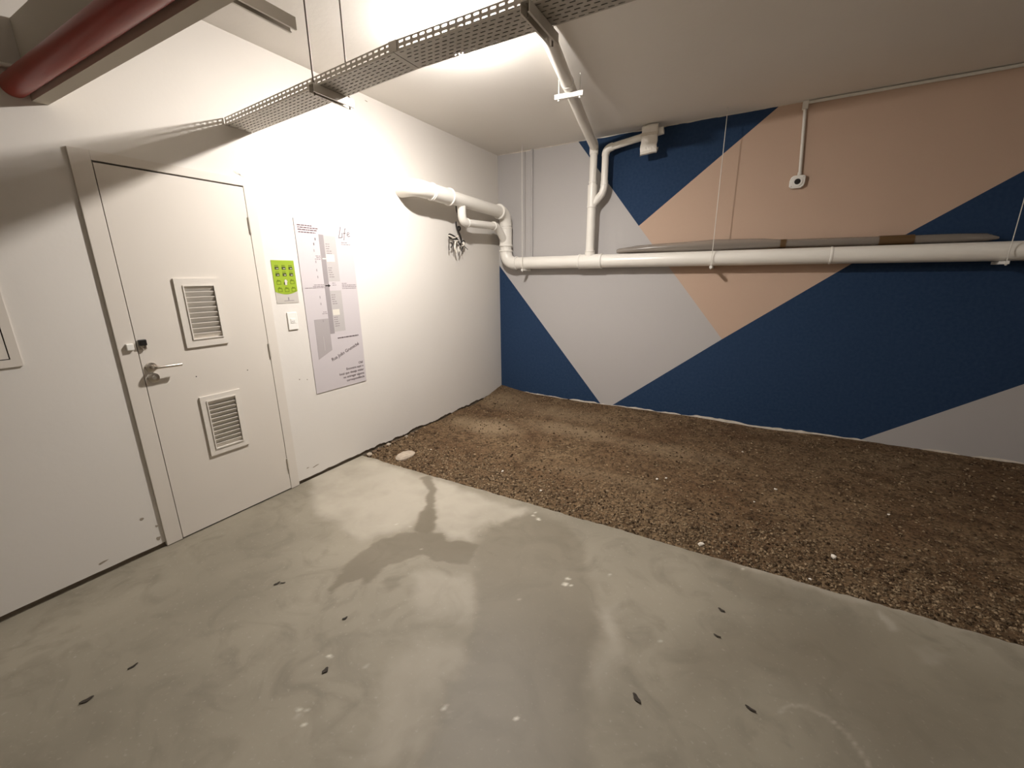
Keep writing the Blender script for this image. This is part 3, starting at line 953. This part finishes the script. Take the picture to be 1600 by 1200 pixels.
# corner: elbow, riser, upper elbow
z0 = mz(XM)
pipe([(XM, YM, z0 + .155)] + bend((XM, YM, z0 + .3), (XM, YM, z0), (XM + .3, YM, z0), .13, 12) + [(XM + .155, YM, z0)], RM + .004, 'elbow')
collar((XM, YM, z0 + .148), (0, 0, 1), RM + .012, .024)
collar((XM + .15, YM, z0), (1, 0, 0), RM + .010, .02)
ZT = 2.275
pipe([(XM, YM, z0 + .15), (XM, YM, ZT - .12)], RM, 'riser_pipe')
pipe([(XM, YM, 1.90), (XM, YM, 2.10)], RM + .006, 'branch_fitting')
collar((XM, YM, 1.905), (0, 0, 1), RM + .013, .024)
collar((XM, YM, 2.105), (0, 0, 1), RM + .011, .022)
lp0, lp1 = np.array((XM, YM, ZT)), np.array((XM + .01, -1.70, 2.312))
pipe([(XM, YM, ZT - .15)] + bend((XM, YM, ZT - .4), lp0, lp1, .12, 12) + [tuple(lp0 + (lp1 - lp0) / np.linalg.norm(lp1 - lp0) * .15)], RM + .005, 'elbow')
dl = (lp1 - lp0) / np.linalg.norm(lp1 - lp0)
collar(lp0 + dl * .15, dl, RM + .015, .018)
pipe([lp0 + dl * .14, lp1 - dl * .10], RM - .006, label='white branch pipe along the left wall')
# coupling on the left run and wall elbow
pipe([lp0 + dl * 1.10, lp0 + dl * 1.38], RM + .004, 'coupling')
collar(lp0 + dl * 1.10, dl, RM + .013, .018)
collar(lp0 + dl * 1.36, dl, RM + .009, .016)
pipe([lp1 - dl * .16] + bend(lp1 - dl * .5, lp1, lp1 + np.array((-.5, 0, 0)), .085, 12) + [(-.02, lp1[1], lp1[2])], RM + .003, 'elbow')
# small bypass branch
RB = .040
pb = [(XM, -1.005, 2.29)] + bend((XM, -1.005, 2.3), (XM, -1.005, 2.086), (XM, -.3, 2.11), .085, 10)
pipe(pb, RB + .004, 'branch_elbow', 20)
pipe([(XM, -.93, 2.089), (XM, -.33, 2.110)], RB, 'branch_pipe', 20)
collar((XM, -.915, 2.0895), (0, 1, .03), RB + .008, .02)
pipe([(XM, -.40, 2.108)] + bend((XM, -.5, 2.105), (XM, -.315, 2.1105), (XM, -.115, 1.93), .07, 8) + [(XM, -.115, 1.93)], RB + .004, 'branch_elbow', 20)
collar((XM, -.39, 2.1085), (0, 1, .03), RB + .009, .02)
# vertical stack with offset vent
SXx, SYy = 1.256, -.13
pipe([(SXx - .006, YM, mz(1.25)), (SXx - .006, YM - .005, 1.79)], .055, 'stack_socket', 20)
collar((SXx - .006, YM - .006, 1.80), (0, 0, 1), .054, .02)
pipe([(SXx - .006, YM - .008, 1.78), (SXx, SYy, 2.27)], .0455, 'stack_pipe', 20)
pipe([(SXx, SYy, 2.25), (SXx + .001, SYy, 2.47)], .0495, 'branch_fitting', 20)
collar((SXx, SYy, 2.255), (0, 0, 1), .052, .02)
pipe([(SXx + .002, SYy, 2.46), (SXx + .003, SYy, 2.775)], .0385, 'stack_pipe', 20)
collar((SXx + .002, SYy, 2.50), (0, 0, 1), .042, .02)
# vent offset
VX = 1.385
pipe([(SXx + .01, SYy, 2.275), (VX - .02, SYy, 2.375)] + bend((SXx, SYy, 2.27), (VX, SYy, 2.40), (VX, SYy, 2.6), .05, 7)[2:] + [(VX, SYy, 2.50)], .0385, 'vent_elbow', 20)
pipe([(VX, SYy, 2.45), (VX, SYy, 2.755)], .035, 'vent_pipe', 20)
collar((VX, SYy, 2.46), (0, 0, 1), .041, .02)
VT = (VX, SYy, 2.80)
pipe([(VX, SYy, 2.735)] + bend((VX, SYy, 2.6), VT, (1.75, SYy, 2.853), .055, 9) + [(VX + .075, SYy, 2.811)], .0385, 'vent_elbow', 20)
pipe([(VX + .05, SYy, 2.8075), (1.95, SYy, 2.880)], .0325, 'vent_pipe', 20)
# ceiling pipe toward the viewer
cp = [(1.262, -.135, 2.835), (1.415, -.93, 2.862), (1.55, -1.60, 2.885), (1.668, -2.19, 2.902), (1.80, -2.9, 2.905)]
pipe([(SXx + .003, SYy, 2.765), (SXx + .003, SYy, 2.80), (SXx + .008, SYy - .015, 2.83), (SXx + .02, SYy - .06, 2.842), (SXx + .033, SYy - .12, 2.846)], .0455, 'elbow', 20)
pipe(cp, .0435, 'ceiling_pipe', 24, label='white pipe running under the ceiling')
q = np.array(cp[2]) + (np.array(cp[1]) - np.array(cp[2])) * .08
collar(q, np.array(cp[1]) - np.array(cp[2]), .047, .05)

# ------------------------------------------------------------------ pipe hangers
def main_hanger(x, label):
    zb = mz(x) - RM
    h = empty('pipe_hanger', (x, YM, zb - .03), label, 'hanger', 'rod hangers on the main drain')
    rd = MB().tube([(x, -.207, zb - .034), (x, -.207, HC)], .0030, 8).build('rod', M['whiterod'], h, smooth=True)
    MB().tube([(x, -.207, zb - .032), (x, -.207, zb - .024)], .0075, 6).build('nut', M['whiterod'], rd)
    MB().box(x - .012, x + .012, -.222, -.003, zb - .024, zb - .001).build('crossbar', M['whitebar'], h, bevel=.002)
    return h


main_hanger(.445, 'thin rod hanger on the main drain nearest the room corner')
main_hanger(2.495, 'thin rod hanger on the main drain left of the round wall box')
main_hanger(4.455, 'thin rod hanger on the main drain at the right edge')
# hanger of the ceiling pipe
h = empty('pipe_hanger', (1.55, -1.60, 2.80), 'short white bar hanger under the ceiling pipe', 'hanger')
a, b_ = ray_on(873, 152, 2, 2.824)[:2], ray_on(906, 146, 2, 2.824)[:2]
dv = (b_ - a) / np.linalg.norm(b_ - a); nv = np.array((-dv[1], dv[0]))
e0, e1 = a - dv * .03, b_ + dv * .025
pts = [(*(e0 + nv * .012), 2.808), (*(e0 - nv * .012), 2.808), (*(e1 - nv * .012), 2.808), (*(e1 + nv * .012), 2.808)]
MB().prism(pts, (0, 0, .032)).build('bar', M['whitebar'], h)
for c_, zz in ((a, .012), (b_, .012)):
    rd = MB().tube([(*c_, 2.795), (*c_, HC)], .0042, 8).build('rod', M['whitebar'], h, smooth=True)
    MB().tube([(*c_, 2.796), (*c_, 2.806)], .009, 6).build('nut', M['whitebar'], rd)

# ------------------------------------------------------------------ white wrapping on the vent pipe end
wr = empty('pipe_wrapping', (1.83, -.17, 2.69), 'crumpled white plastic wrapping taped around the vent pipe end', 'wrapping')
prof = [(-.115, 2.948), (-.160, 2.944), (-.178, 2.925), (-.176, 2.900), (-.182, 2.875), (-.186, 2.850), (-.184, 2.820), (-.190, 2.785), (-.196, 2.750), (-.192, 2.720), (-.205, 2.695), (-.178, 2.690), (-.150, 2.712), (-.140, 2.735)]
vs, fs = [], []
nw = 13
for i, (y, z) in enumerate(prof):
    for k in range(nw):
        u = k / (nw - 1)
        x = 1.752 + .155 * u + .004 * math.sin(i * 2.1)
        n_ = float(fbm(np.array(x * 40.), np.array(z * 34.), 71)) - .47
        vs.append((x, y + .014 * n_ + .012 * (abs(u - .5) * 2) ** 3, z + .008 * n_ + .012 * (u - .5) * (z < 2.74)))
for i in range(len(prof) - 1):
    for k in range(nw - 1):
        p0 = i * nw + k; fs.append((p0, p0 + 1, p0 + nw + 1, p0 + nw))
o = MB().add(vs, fs).build('sheet', M['wrap'], wr, smooth=True); solid(o, .004)
vs2 = [(x, y - .006, z - .012) for x, y, z in vs[nw * 8:]]
n2 = len(prof) - 8
o = MB().add(vs2, [(i * nw + k, i * nw + k + 1, (i + 1) * nw + k + 1, (i + 1) * nw + k) for i in range(n2 - 1) for k in range(nw - 1)]).build('folded_layer', M['wrap'], wr); solid(o, .003)
MB().box(1.748, 1.912, -.196, -.181, 2.845, 2.868).build('tape_band', M['plaster'], wr, bevel=.003)

# ------------------------------------------------------------------ long plastic sleeved bundle resting on the main drain
bd = empty('wrapped_bundle', (3.0, -.05, 1.76), 'long grey bundle in cloudy plastic resting on the main drain', 'bundle')
bxs = [1.535, 1.56, 1.62, 1.75, 1.92, 2.2, 2.5, 2.9, 3.06, 3.4, 3.8, 4.2, 4.36, 4.43]
brz = [.018, .024, .026, .036, .044, .050, .052, .044, .036, .038, .036, .034, .030, .010]
bcz = [1.792, 1.795, 1.797, 1.803, 1.806, 1.808, 1.812, 1.806, 1.800, 1.798, 1.794, 1.790, 1.786, 1.782]
vs, fs = [], []
seg = 18
for i, (x, r, z) in enumerate(zip(bxs, brz, bcz)):
    for k in range(seg):
        an = 2 * math.pi * k / seg
        w_ = 1 + .10 * math.sin(3 * an + i * 1.3)
        vs.append((x, -.058 + .034 * min(1, r / .03) * math.cos(an) * w_, z + r * math.sin(an) * w_))
for i in range(len(bxs) - 1):
    for k in range(seg):
        p0, p1 = i * seg + k, i * seg + (k + 1) % seg
        fs.append((p0, p1, p1 + seg, p0 + seg))
fs += [tuple(reversed(range(seg))), tuple(range((len(bxs) - 1) * seg, len(bxs) * seg))]
MB().add(vs, fs).build('plastic_sleeve', M['sleeve'], bd, smooth=True)
MB().box(1.60, 4.34, -.073, -.043, 1.774, 1.798).build('profile', M['core'], bd, bevel=.002)
MB().tube([(1.66, -.06, 1.808), (2.6, -.06, 1.818), (4.3, -.06, 1.802)], .010, 10).build('tube', M['core'], bd, smooth=True)
for x, l_ in ((3.06, .022), (3.84, .11)):
    i = max(k for k in range(len(bxs)) if bxs[k] <= x)
    t = (x - bxs[i]) / (bxs[i + 1] - bxs[i]); r = brz[i] + t * (brz[i + 1] - brz[i]); z = bcz[i] + t * (bcz[i + 1] - bcz[i])
    mb = MB(); vv, ff = [], []
    for xx in (x - l_, x + l_):
        for k in range(seg):
            an = 2 * math.pi * k / seg
            vv.append((xx, -.058 + .038 * math.cos(an), z + (r * 1.05 + .002) * math.sin(an)))
    ff = [(k, (k + 1) % seg, (k + 1) % seg + seg, k + seg) for k in range(seg)]
    MB().add(vv, ff).build('tape', M['tape'], bd, smooth=True)

# ------------------------------------------------------------------ conduit and wall box on the mural
cz_ = HC - .016
cn = empty('conduit', (3.095, -.014, 2.36), 'thin pale conduit along the ceiling corner dropping to the wall box', 'conduit')
MB().tube([(3.06, -.014, cz_), (5.1, -.014, cz_), (XR, -.014, cz_)], .0125, 12).build('corner_run', M['whiterod'], cn, smooth=True)
MB().tube([(3.075, -.014, cz_), (3.112, -.014, 2.365)], .0125, 12).build('drop', M['whiterod'], cn, smooth=True)
MB().box(3.055, 3.098, -.030, 0, cz_ - .05, cz_ + .014).build('junction', M['whiterod'], cn, bevel=.004)
MB().tube([(3.108, -.014, 2.372), (3.110, -.014, 2.395)], .016, 12).build('coupling', M['whiterod'], cn, smooth=True)
q = ray_on(832, 300, 1, 0)
M['greypaint'] = M['grey']
MB().tube([(q[0], -.013, mz(.5) + .02), (q[0], -.013, HC)], .013, 12).build('conduit', M['greypaint'], None, 'grey painted vertical conduit on the mural near the room corner', 'conduit', smooth=True)
jb = empty('wall_box', (3.10, -.02, 2.265), 'small white wall box with a black round lens', 'wall box')
ox, oz = 3.100, 2.318
sh = [(-.058, .012), (-.050, .040), (-.030, .052), (.040, .052), (.057, .042), (.057, -.012), (.050, -.036), (.030, -.052), (-.038, -.052), (-.058, -.036)]
bx = MB().prism([(ox + a, -.001, oz + b2) for a, b2 in sh], (0, -.036, 0)).build('body', M['whiteplastic'], jb, bevel=.006)
th = np.linspace(0, 2 * math.pi, 25)
MB().tube([(ox, -.037, oz), (ox, -.043, oz), (ox, -.044, oz)], [.041, .039, .030], 28).build('ring', M['whitebar'], jb, smooth=True)
MB().tube([(ox, -.043, oz), (ox, -.0465, oz)], [.024, .022], 24).build('lens', M['black'], jb, smooth=True)
for a, b2 in ((-.040, -.036), (.042, .036)):
    MB().tube([(ox + a, -.036, oz + b2), (ox + a, -.0385, oz + b2)], .005, 10).build('screw', M['strut'], jb)

# ------------------------------------------------------------------ cut wires out of the left wall
wt = empty('wire_tangle', (.0, -.93, 1.78), 'tangle of cut black and white wires hanging from the left wall', 'wires')
rr = random.Random(5)
q = ray_on(713, 350, 0, .03)


def wv(px_, py_, off):
    p = ray_on(px_, py_, 0, off); return tuple(p)


strands = [([(712.5, 347, .0), (713, 352, .02), (715.5, 360, .03), (718.5, 359, .035), (718.5, 355, .035), (716, 354.5, .035), (715.5, 360, .03), (718, 366, .03), (721, 375, .03)], 'cablek', .012),
           ([(721, 375, .03), (719, 383, .04), (716, 376, .05), (712, 371, .06), (706, 367, .06), (702, 366, .055), (701.5, 370, .05), (706, 373, .05), (713, 374, .05)], 'cablek', .010),
           ([(701, 368, .06), (705, 370, .065), (708, 372, .065), (713, 370, .06), (716, 369, .06)], 'copper', .009),
           ([(716, 376, .05), (712, 378, .06), (711, 386, .07), (713, 395, .07)], 'copper', .010),
           ([(702, 370, .05), (701.5, 380, .05), (702, 391, .05)], 'cableg', .006),
           ([(708, 374, .05), (708, 383, .05), (709, 393, .05)], 'cableg', .006),
           ([(705, 378, .05), (706.5, 383, .055), (704.5, 387, .05)], 'cablek', .007),
           ([(721, 378, .04), (724, 376, .05), (726, 379, .05), (724, 384, .05), (722, 389, .05), (721, 392, .05)], 'cablek', .009),
           ([(723, 381, .06), (725, 379, .065), (724.5, 383, .065), (722, 384, .065)], 'copper', .008),
           ([(721, 390, .05), (723, 397, .05)], 'cableg', .005),
           ([(719, 391, .05), (717, 399, .05)], 'cableg', .005),
           ([(725, 384, .05), (731, 390, .06)], 'cableg', .004),
           ([(716, 385, .06), (718, 393, .07)], 'copper', .009)]
for pts, mt, r in strands:
    P3 = [np.array(wv(*p)) for p in pts]
    # smooth with catmull-rom
    path = []
    for i in range(len(P3) - 1):
        p0, p1, p2, p3 = P3[max(i - 1, 0)], P3[i], P3[i + 1], P3[min(i + 2, len(P3) - 1)]
        for t in np.linspace(0, 1, 5, endpoint=False):
            path.append(.5 * ((2 * p1) + (-p0 + p2) * t + (2 * p0 - 5 * p1 + 4 * p2 - p3) * t * t + (-p0 + 3 * p1 - 3 * p2 + p3) * t ** 3))
    path.append(P3[-1])
    MB().tube(path, r * .8, 7).build('wire', M[mt], wt, smooth=True)
# black cable following the branch elbow
cpth = [wv(712.5, 321, .08), wv(713, 328, .09), wv(715.5, 337, .09), wv(720.5, 345.5, .085), wv(727.5, 352, .08), wv(733, 354.5, .07)]
MB().tube(cpth, .0065, 8).build('black_cable', M['cablek'], None, 'short black cable curving behind the branch pipe elbow', 'cable', smooth=True)

# ------------------------------------------------------------------ stones and debris
st = G(633, 710)
vs = []
mb = MB()
rr = random.Random(3)
ring = []
for k in range(18):
    a = 2 * math.pi * k / 18
    ring.append((st[0] + (.062 + .012 * rr.random()) * math.cos(a), st[1] + (.098 + .014 * rr.random()) * math.sin(a)))
zt = float(soil_z(np.array(st[0]), np.array(st[1]))) + .012
inner = [(st[0] + (x - st[0]) * .8, st[1] + (y - st[1]) * .8) for x, y in ring]
v_ = [(x, y, zt - .03) for x, y in ring] + [(x, y, zt) for x, y in ring] + [(x, y, zt + .010 + .006 * rr.random()) for x, y in inner] + [(st[0], st[1], zt + .014)]
n = 18
f_ = [(k, (k + 1) % n, (k + 1) % n + n, k + n) for k in range(n)] + [(k + n, (k + 1) % n + n, (k + 1) % n + 2 * n, k + 2 * n) for k in range(n)] + [(k + 2 * n, (k + 1) % n + 2 * n, 3 * n) for k in range(n)]
MB().add(v_, f_).build('flat_stone', M['stone'], None, 'flat pale round stone half buried near the left wall', 'stone', smooth=True)


def lump(x, y, z, r, matl, name, label, cat, group=None, seed=0):
    rr = random.Random(seed)
    bm = bmesh.new(); bmesh.ops.create_icosphere(bm, subdivisions=1, radius=1)
    vs = [(x + v.co.x * r * rr.uniform(.6, 1.2), y + v.co.y * r * rr.uniform(.6, 1.2), z + (v.co.z * .7 + .5) * r * rr.uniform(.7, 1.1)) for v in bm.verts]
    fs = [tuple(v.index for v in f.verts) for f in bm.faces]
    bm.free()
    return MB().add(vs, fs).build(name, matl, None, label, cat, group)


peb = [(1303, 867, .020, 'largest white stone on the dark soil at the right'), (1096, 846, .020, 'white stone on the soil just behind the concrete edge'),
       (785, 733, .012, 'small white stone on the soil left of centre, farther from the concrete'), (845, 762, .012, 'small white stone on the soil left of centre, nearer the concrete'),
       (1041, 745, .012, 'white pebble in the middle of the soil strip, right one of a pair'), (1027, 746, .011, 'white pebble in the middle of the soil strip, left one of a pair'),
       (1212, 764, .012, 'white pebble on the soil below the navy band'), (1179, 782, .009, 'tiny pale pebble right of centre on the soil'), (673, 700, .008, 'tiny pale pebble beside the flat round stone'),
       (1389, 801, .010, 'tiny white pebble far right on the dark soil'), (1267, 900, .010, 'small pale pebble close to the concrete edge at right'), (1160, 707, .009, 'tiny pale pebble near the mural foot')]
for k, (a, b_, r, lab) in enumerate(peb):
    g = G(a, b_); z = float(soil_z(np.array(g[0]), np.array(g[1])))
    lump(g[0], g[1], z, r, M['pebble'], 'pebble', lab, 'stone', 'white stones on the soil', 200 + k)


def leaf(p0, p1, wd, label, curl=.004):
    """leaf lying on the floor between two points read from the photograph"""
    a, b2 = G(*p0), G(*p1)
    g = (a + b2) / 2
    ln = float(np.linalg.norm(b2 - a)); ang = math.atan2(b2[1] - a[1], b2[0] - a[0])
    n = 9
    vs, fs = [], []
    for i in range(n):
        t = i / (n - 1)
        w_ = wd * math.sin(math.pi * (.06 + .88 * t)) ** .8
        for k in (-1, 0, 1):
            u, v = (t - .5) * ln, k * w_ / 2 + .1 * wd * math.sin(t * 9)
            vs.append((g[0] + u * math.cos(ang) - v * math.sin(ang), g[1] + u * math.sin(ang) + v * math.cos(ang), .0012 + curl * (abs(k) * .7 + (2 * t - 1) ** 2 * .6)))
    for i in range(n - 1):
        for k in (0, 1):
            q0 = i * 3 + k; fs.append((q0, q0 + 1, q0 + 4, q0 + 3))
    o = MB().add(vs, fs).build('dry_leaf', M['leaf'], None, label, 'leaf', 'dark leaves on the concrete', smooth=True)
    return solid(o, .0012)


leaf((989, 1084), (1000, 1100), .018, 'dark oval leaf toward the front right of the concrete')
leaf((504, 1053), (513, 1044), .018, 'small round dark leaf in the front middle of the concrete')
leaf((1122, 951), (1132, 957), .014, 'small dark leaf below the soil edge, upper of two')
leaf((1115, 992), (1126, 997), .008, 'curved thin dark leaf, lower of two right of centre')
leaf((124, 1101), (147, 1089), .016, 'long dark leaf at the front left corner of the concrete')
leaf((428, 915), (438, 910), .012, 'dark leaf left of the damp patch, larger of a pair')
leaf((438, 912), (446, 911), .006, 'dark sliver beside the larger leaf left of the damp patch')
leaf((535, 969), (543, 965), .011, 'tiny dark leaf on the concrete below the damp patch')
leaf((200, 1047), (216, 1037), .009, 'faint thin leaf between the wall and the front left corner')
leaf((1164, 1103), (1181, 1114), .010, 'thin brown leaf near the curved scuff mark')

# broken lumps lying in the crevice at the foot of the left wall
rr = random.Random(11)
for k in range(11):
    y = SLAB + .05 + k * .062 + rr.uniform(-.02, .02); x = .001 + rr.random() * .006
    r = rr.uniform(.018, .032)
    lump(x + r, y, float(soil_z(np.array(x), np.array(y))) - .004, r, M['stone'] if k % 4 == 0 else M['crumbstone'], 'rubble_lump', 'small broken rubble lump in the crevice where soil meets the left wall', 'rubble', 'rubble along the left wall foot', 300 + k)
